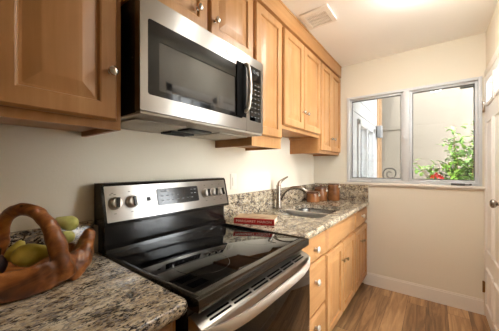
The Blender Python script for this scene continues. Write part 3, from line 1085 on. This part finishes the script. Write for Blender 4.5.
# backguard: dark riser and end caps, sloped stainless fascia
rp = [(-1.20, 0.915), (-1.115, 0.915), (-1.118, 0.935), (-1.135, 0.95), (-1.135, 1.045), (-1.20, 1.045)]
bk = B().loft([[(x, y, z) for x, z in rp] for y in (RY0 + 0.004, RY1 - 0.004)]).build('backguard', M['black_gloss'], rg, smooth=30)
BGX0, BGX1 = -1.098, -1.135        # fascia bottom and top x
BZ0, BZ1 = 1.052, 1.210
cap = [(-1.20, 1.040), (BGX0 - 0.001, 1.040), (BGX0 + 0.002, 1.048), (BGX1 + 0.002, 1.214), (BGX1 - 0.008, 1.222), (-1.20, 1.222)]
B().loft([[(x, y, z) for x, z in cap] for y in (RY0 - 0.012, RY1 + 0.004)]).build('fascia_housing', M['black_gloss'], bk, smooth=40)


def bg(y, t, out=0.0):
    """A point on the backguard fascia: y, height fraction, distance out of it."""
    n = Vector((BZ1 - BZ0, 0, -(BGX1 - BGX0))).normalized()
    p = Vector((BGX0 + (BGX1 - BGX0) * t + 0.002, y, BZ0 + (BZ1 - BZ0) * t))
    return p + n * out


def bgz(z):
    return (z - BZ0) / (BZ1 - BZ0)


BN = Vector((BZ1 - BZ0, 0, -(BGX1 - BGX0))).normalized()
BU = (bg(0, 1) - bg(0, 0)).normalized()


def bgplate(name, y0, z0, y1, z1, r, thick, mat, parent, base_=0.0):
    o2 = rrect(y0, z0, y1, z1, r, 4)
    b = B()
    b.loft([[bg(y, bgz(z), base_) for y, z in o2], [bg(y, bgz(z), base_ + thick) for y, z in o2]])
    return b.build(name, mat, parent, smooth=30)


bgplate('fascia', RY0 - 0.002, 1.056, RY1 - 0.01, 1.209, 0.004, 0.003, M['steel'], bk)
dp = bgplate('display_panel', 0.708, 1.098, 0.975, 1.182, 0.008, 0.003, M['display'], bk, 0.003)
bgplate('clock_window', 0.872, 1.148, 0.905, 1.172, 0.002, 0.0006, M['black_glass'], bk, 0.006)
b = B()
for j, (yy, zz) in enumerate([(0.735 + 0.032 * k, 1.122) for k in range(7)] + [(0.735 + 0.032 * k, 1.145) for k in range(4)] + [(0.928, 1.145), (0.952, 1.145), (0.928, 1.165), (0.952, 1.165), (0.74, 1.168), (0.757, 1.168)]):
    p = [bg(yy - 0.007, bgz(zz - 0.0022), 0.0062), bg(yy + 0.007, bgz(zz - 0.0022), 0.0062), bg(yy + 0.007, bgz(zz + 0.0022), 0.0062), bg(yy - 0.007, bgz(zz + 0.0022), 0.0062)]
    b.loft([p, [q + BN * 0.0003 for q in p]])
b.build('key_marks', plain('display_marks', (120, 122, 126), 0.6), bk, smooth=0)
bgplate('indicator_light', 0.652, 1.128, 0.672, 1.147, 0.002, 0.002, M['black'], bk, 0.003)
for yy, zz in ((0.495, 1.178), (0.487, 1.172), (0.505, 1.172), (0.57, 1.18), (0.62, 1.15), (0.62, 1.132), (0.50, 1.09), (0.575, 1.09), (1.035, 1.182), (1.10, 1.182), (1.16, 1.182), (1.035, 1.09), (1.10, 1.09), (1.16, 1.09)):
    p = [bg(yy - 0.005, bgz(zz - 0.0015), 0.003), bg(yy + 0.005, bgz(zz - 0.0015), 0.003), bg(yy + 0.005, bgz(zz + 0.0015), 0.003), bg(yy - 0.005, bgz(zz + 0.0015), 0.003)]
    B().loft([p, [q + BN * 0.0004 for q in p]]).build('dial_mark', M['mark_dark'], bk, smooth=0)
for yy, ang in ((0.503, 8), (0.578, -4), (1.035, 0), (1.10, 12), (1.158, -8)):
    c = bg(yy, bgz(1.134), 0.003)
    k_ = B().lathe(c, BN, [(0, 0.029), (0.004, 0.029), (0.006, 0.026), (0.008, 0.024), (0.024, 0.0225), (0.027, 0.020), (0.028, 0.001)], 24).build('knob', M['knob_dark'], bk)
    a = math.radians(ang)
    U_ = (BU * math.cos(a) + Vector((0, 1, 0)) * math.sin(a)).normalized()
    S_ = BN.cross(U_)
    b = B()
    p = [c + BN * 0.024 + U_ * s1 * 0.021 + S_ * s2 * 0.006 for s1, s2 in ((-1, -1), (1, -1), (1, 1), (-1, 1))]
    b.loft([p, [q + BN * 0.013 for q in p]])
    b.build('grip', M['black_gloss'], k_)
# oven door: stainless top with vent slots, black glass front, bowed handle
dt = [(-0.582, 0.20), (-0.524, 0.20), (-0.520, 0.21), (-0.520, 0.822), (-0.524, 0.830), (-0.566, 0.848), (-0.582, 0.848)]
od = B().loft([[(x, y, z) for x, z in dt] for y in (RY0 + 0.006, RY1 - 0.006)]).build('oven_door', M['steel_dark'], rg, smooth=25)
B().box((-0.524, RY0 + 0.014, 0.215), (-0.5165, RY1 - 0.014, 0.795), 0.002).build('glass', M['black_glass'], od)


def dtp(y, s, out):
    a, c = Vector((-0.566, y, 0.848)), Vector((-0.524, y, 0.830))
    n = Vector((0.018, 0, 0.042)).normalized()
    return a.lerp(c, s) + n * out


b = B()
ng = 6
for g in range(ng):
    ya = 0.515 + g * 0.112
    for s0, s1 in ((0.36, 0.52), (0.66, 0.82)):
        p = [dtp(ya, s0, 0.0002), dtp(ya + 0.098, s0, 0.0002), dtp(ya + 0.098, s1, 0.0002), dtp(ya, s1, 0.0002)]
        b.loft([p, [q + Vector((0, 0, 0.0006)) for q in p]])
b.build('vent_slots', M['screen_dark'], od, smooth=0)
# flat bowed bar
b = B()
rings = []
for k in range(25):
    t = k / 24
    yy = 0.482 + (1.212 - 0.482) * t
    bow = 0.042 * (1 - (2 * t - 1) ** 4) ** 1.0
    xo = -0.518 + 0.004 + bow
    th_ = 0.010
    rings.append([(xo - th_, yy, 0.794), (xo - 0.002, yy, 0.792), (xo, yy, 0.797), (xo, yy, 0.824), (xo - 0.003, yy, 0.829), (xo - th_, yy, 0.828)])
b.loft(rings)
b.build('handle', M['bar'], od, smooth=40)
B().box((-0.582, RY0 + 0.008, 0.06), (-0.524, RY1 - 0.008, 0.195), 0.006).build('drawer', M['steel_dark'], rg)
B().box((-0.60, RY0 + 0.02, 0.0), (-0.58, RY1 - 0.02, 0.06)).build('plinth', M['black'], rg, smooth=0)
B().lathe((-0.5795, 0.905, 0.862), (1, 0, 0), [(0, 0.012), (0.012, 0.012), (0.016, 0.009), (0.017, 0.001)], 12).build('door_latch', M['faucet'], rg)

# ------------------------------------------------------------------ things on the counters
# wall switch
sw = thing('light_switch', (WALL, 1.404, 1.187), 'cream rocker light switch on the wall above the counter backsplash', 'switch')
B().box((WALL, 1.369, 1.128), (WALL + 0.007, 1.439, 1.246), 0.003).build('wall_plate', M['plastic'], sw)
B().box((WALL + 0.006, 1.388, 1.155), (WALL + 0.011, 1.420, 1.220), 0.002).build('rocker', M['plastic'], sw)

# red book lying flat
d1 = Vector((0.926, 0.377, 0)).normalized()
d2 = Vector((-0.377, 0.926, 0)).normalized()
o0 = Vector((-1.080, 1.262, 0.9145))
bl, bw, bt = 0.275, 0.165, 0.038
bk2 = thing('red_book', (o0.x, o0.y, o0.z), 'thick red-spined hardback lying flat on the granite beside the range', 'book')


def obox(b, l0, l1, w0, w1, z0, z1):
    p = [o0 + d1 * l + d2 * w for l, w in ((l0, w0), (l1, w0), (l1, w1), (l0, w1))]
    b.loft([[q + Vector((0, 0, z0)) for q in p], [q + Vector((0, 0, z1)) for q in p]])
    return b


obox(B(), 0, bl, 0.0, 0.012, 0, bt).build('spine', M['red'], bk2, smooth=0)
b = obox(obox(B(), 0, bl, 0.012, bw, 0, 0.003), 0, bl, 0.012, bw, bt - 0.003, bt)
b.build('cover', M['tan'], bk2, smooth=0)
obox(B(), 0.004, bl - 0.004, 0.012, bw - 0.004, 0.003, bt - 0.003).build('pages', M['paper'], bk2, smooth=0)
lettering('spine_title', 'MARGARET MARON', 0.021, o0 + d1 * 0.137 - d2 * 0.0006 + Vector((0, 0, bt / 2)), d1, (0, 0, 1), M['white_ink'], bk2, width=1.28)


# three clip-lid canisters
def canister(label, x, y, rad, h, lid_knob):
    t = thing('storage_canister', (x, y, 0.914), label, 'canister', 'brown glazed canisters by the sink')
    hb = h * 0.80
    B().lathe((x, y, 0.9145), (0, 0, 1), [(0, rad * 0.93), (0.006, rad), (hb * 0.5, rad * 1.0), (hb - 0.012, rad * 0.99), (hb - 0.004, rad * 0.94), (hb, rad * 0.90)], 32).build('jar', M['canister'], t, smooth=40)
    prof = [(hb, rad * 0.92), (hb + 0.003, rad * 0.99), (hb + 0.014, rad * 0.99), (hb + 0.02, rad * 0.93), (h - 0.008, rad * 0.55), (h - 0.006, 0.001)]
    if lid_knob:
        prof = prof[:-1] + [(h - 0.004, rad * 0.25), (h + 0.004, rad * 0.22), (h + 0.010, rad * 0.34), (h + 0.018, rad * 0.3), (h + 0.02, 0.001)]
    else:
        prof = prof[:3] + [(hb + 0.018, rad * 0.94), (hb + 0.019, 0.001)]
    B().lathe((x, y, 0.9145), (0, 0, 1), prof, 32).build('lid', M['canister_lid'], t, smooth=40)
    dd = Vector((0.95, -0.31, 0)).normalized()
    c = Vector((x, y, 0.9145)) + dd * rad
    b = B().tube([c + Vector((0, 0, hb + 0.014)), c + dd * 0.012 + Vector((0, 0, hb + 0.004)), c + dd * 0.011 + Vector((0, 0, hb - 0.022)), c + Vector((0, 0, hb - 0.03))], 0.003, 8)
    cl = b.build('clip', M['nickel'], t)
    B().lathe(c + dd * 0.004 + Vector((0, 0, hb - 0.016)), dd, [(0, 0.010), (0.006, 0.013), (0.013, 0.010), (0.015, 0.002)], 12).build('clip_button', M['ceramic'], t)
    return t


canister('low wide brown canister, shortest of three beside the sink', -1.068, 2.60, 0.074, 0.118, False)
canister('middle-height brown canister with knobbed lid between the other two', -1.045, 2.775, 0.072, 0.165, True)
canister('tallest brown canister, nearest the window, flat dark lid', -0.925, 2.86, 0.066, 0.222, False)

# ceiling vent
ve = thing('ceiling_vent', (-0.73, 1.87, CEIL), 'square white exhaust vent grille in the ceiling by the cabinets', 'vent')
B().plate(rrect(-0.838, 1.755, -0.615, 1.985, 0.006, 3), [[(-0.808, 1.80), (-0.648, 1.80), (-0.648, 1.965), (-0.808, 1.965)]], CEIL - 0.014, CEIL - 0.0005, 2).build('frame', M['vent'], ve)
b = B().box((-0.808, 1.80, CEIL - 0.003), (-0.648, 1.965, CEIL - 0.0005))
for k in range(14):
    xx = -0.805 + k * 0.0118
    b.box((xx, 1.80, CEIL - 0.011), (xx + 0.004, 1.965, CEIL - 0.003))
for k in range(1, 4):
    b.box((-0.808, 1.80 + 0.041 * k, CEIL - 0.012), (-0.648, 1.803 + 0.041 * k, CEIL - 0.003))
b.build('grille', M['vent_dark'], ve, smooth=0)


# ceiling lamps (out of the frame, they light the kitchen)
def ceiling_lamp(x, y, label, r, drop, mat):
    t = thing('ceiling_lamp', (x, y, CEIL), label, 'lamp')
    B().lathe((x, y, CEIL - 0.0005), (0, 0, -1), [(0, r + 0.008), (0.008, r + 0.008), (0.010, r), (0.008, r - 0.004), (0.006, 0.001)], 32).build('trim_ring', M['vent'], t)
    B().lathe((x, y, CEIL - 0.009), (0, 0, -1), [(0, r - 0.004), (drop * 0.5, r - 0.004), (drop * 0.8, r * 0.85), (drop, r * 0.5), (drop + 0.002, 0.001)], 32).build('diffuser', mat, t)


ceiling_lamp(-0.04, 1.84, 'large round opal ceiling lamp above the aisle in front of the sink', 0.125, 0.062, M['lamp'])
ceiling_lamp(0.03, 1.32, 'small round ceiling lamp above the aisle in front of the range', 0.07, 0.03, M['lamp_small'])


# ------------------------------------------------------------------ root wood fruit basket
def basket():
    bm = B()
    cx, cy = -1.035, 0.165
    ax, ay = 0.112, 0.195
    n = 40
    def ringpts(s, z, lift=0.0):
        r = []
        for k in range(n):
            a = 2 * math.pi * k / n
            wob = 1 + 0.03 * math.sin(3 * a + 1) + 0.02 * math.sin(5 * a)
            zz = z + lift * max(0.0, math.sin(a)) ** 6
            r.append((cx + ax * s * wob * math.cos(a), cy + ay * s * wob * math.sin(a), zz))
        return r
    rings = [ringpts(0.82, 0.9155), ringpts(0.92, 0.922), ringpts(1.0, 0.95), ringpts(1.03, 0.985), ringpts(1.01, 1.004), ringpts(0.96, 1.010),
             ringpts(0.86, 1.002), ringpts(0.80, 0.975), ringpts(0.6, 0.955), ringpts(0.2, 0.952)]
    bm.loft(rings)
    # prong of root at the far right end
    bm.tube([(-1.03, 0.31, 0.935), (-1.03, 0.345, 0.965), (-1.03, 0.362, 1.01), (-1.03, 0.374, 1.048), (-1.03, 0.378, 1.058)], [0.045, 0.040, 0.029, 0.020, 0.013], 14, 4)
    bm.tube([(-0.985, 0.285, 0.935), (-0.99, 0.33, 0.965), (-1.015, 0.362, 1.02)], [0.04, 0.034, 0.02], 12, 3)
    # handle arching over the bowl
    bm.tube([(-1.10, 0.12, 0.99), (-1.09, 0.142, 1.06), (-1.07, 0.148, 1.115), (-1.04, 0.166, 1.155), (-1.0, 0.196, 1.160), (-0.98, 0.224, 1.138), (-0.962, 0.243, 1.095), (-0.952, 0.256, 1.04), (-0.95, 0.264, 0.985), (-0.96, 0.272, 0.945)],
            [0.030, 0.024, 0.020, 0.0185, 0.019, 0.021, 0.023, 0.025, 0.031, 0.035], 14, 5)
    o = bm.build('wooden_basket', M['basket'], origin=(cx, cy, 0.9145), smooth=0)
    md = o.modifiers.new('remesh', 'REMESH')
    md.mode = 'VOXEL'
    md.voxel_size = 0.0045
    sm = o.modifiers.new('smooth', 'SMOOTH')
    sm.factor = 0.6
    sm.iterations = 6
    dg = bpy.context.evaluated_depsgraph_get()
    me = bpy.data.meshes.new_from_object(o.evaluated_get(dg))
    o.modifiers.clear()
    old = o.data
    nrm = [v.normal.copy() for v in me.vertices]
    for v, nn in zip(me.vertices, nrm):
        p = v.co
        dsp = 0.006 * noise.noise(Vector((p.x * 22, p.y * 14, p.z * 18))) + 0.0025 * noise.noise(p * 55)
        v.co = p + nn * dsp
        v.co.z = max(v.co.z, 0.0005)
    me.shade_smooth()
    me.materials.clear()
    me.materials.append(M['basket'])
    o.data = me
    bpy.data.meshes.remove(old)
    tag(o, 'carved root-wood basket with arched handle on the left counter, holding fruit', 'basket')


basket()


def pear(label, c, axis, s, mat, name='pear', cat='fruit', stem=True):
    axis = Vector(axis).normalized()
    c = Vector(c)
    prof = [(0.0, 0.004), (0.006, 0.020), (0.02, 0.031), (0.04, 0.0345), (0.055, 0.031), (0.07, 0.023), (0.083, 0.017), (0.093, 0.011), (0.096, 0.003)]
    t = thing(name, c, label, cat, 'fruit in the wooden basket')
    b = B().lathe(c - axis * 0.045 * s, axis, [(h * s, r * s) for h, r in prof], 20)
    for v in b.bm.verts:
        v.co += (v.co - c).normalized() * 0.004 * s * noise.noise(v.co * 40)
    b.build('flesh', mat, t, smooth=60)
    if stem:
        e = c + axis * 0.05 * s
        B().tube([e - axis * 0.004, e + axis * 0.012 * s, e + axis * 0.022 * s + Vector((0, 0, 0.004))], [0.003, 0.0022, 0.0028], 7).build('stem', M['stem'], t)
    return t


pear('large yellow-green pear at the front of the wooden basket', (-1.01, 0.203, 1.018), (0.22, 0.93, 0.06), 1.02, M['pear'])
pear('pear at the back-left of the basket beside the handle foot', (-1.045, 0.075, 1.025), (0.1, -0.9, 0.4), 0.9, M['pear'])
pear('small upright pear leaning behind the large front pear', (-1.07, 0.178, 1.022), (0.15, 0.35, 0.75), 0.72, M['pear'])
pear('dark brown fig between the two pears in the basket', (-1.03, 0.132, 1.002), (0.2, 0.1, 0.9), 0.66, M['fig'], 'fig')
pear('pale green pear behind the basket handle, topmost at the right', (-1.10, 0.326, 1.084), (-0.2, -0.8, 0.35), 0.82, M['pear_green'])
pear('pale green pear lying under the topmost one, right of the handle', (-1.082, 0.312, 1.034), (0.2, -0.9, 0.1), 0.72, M['pear_green'])
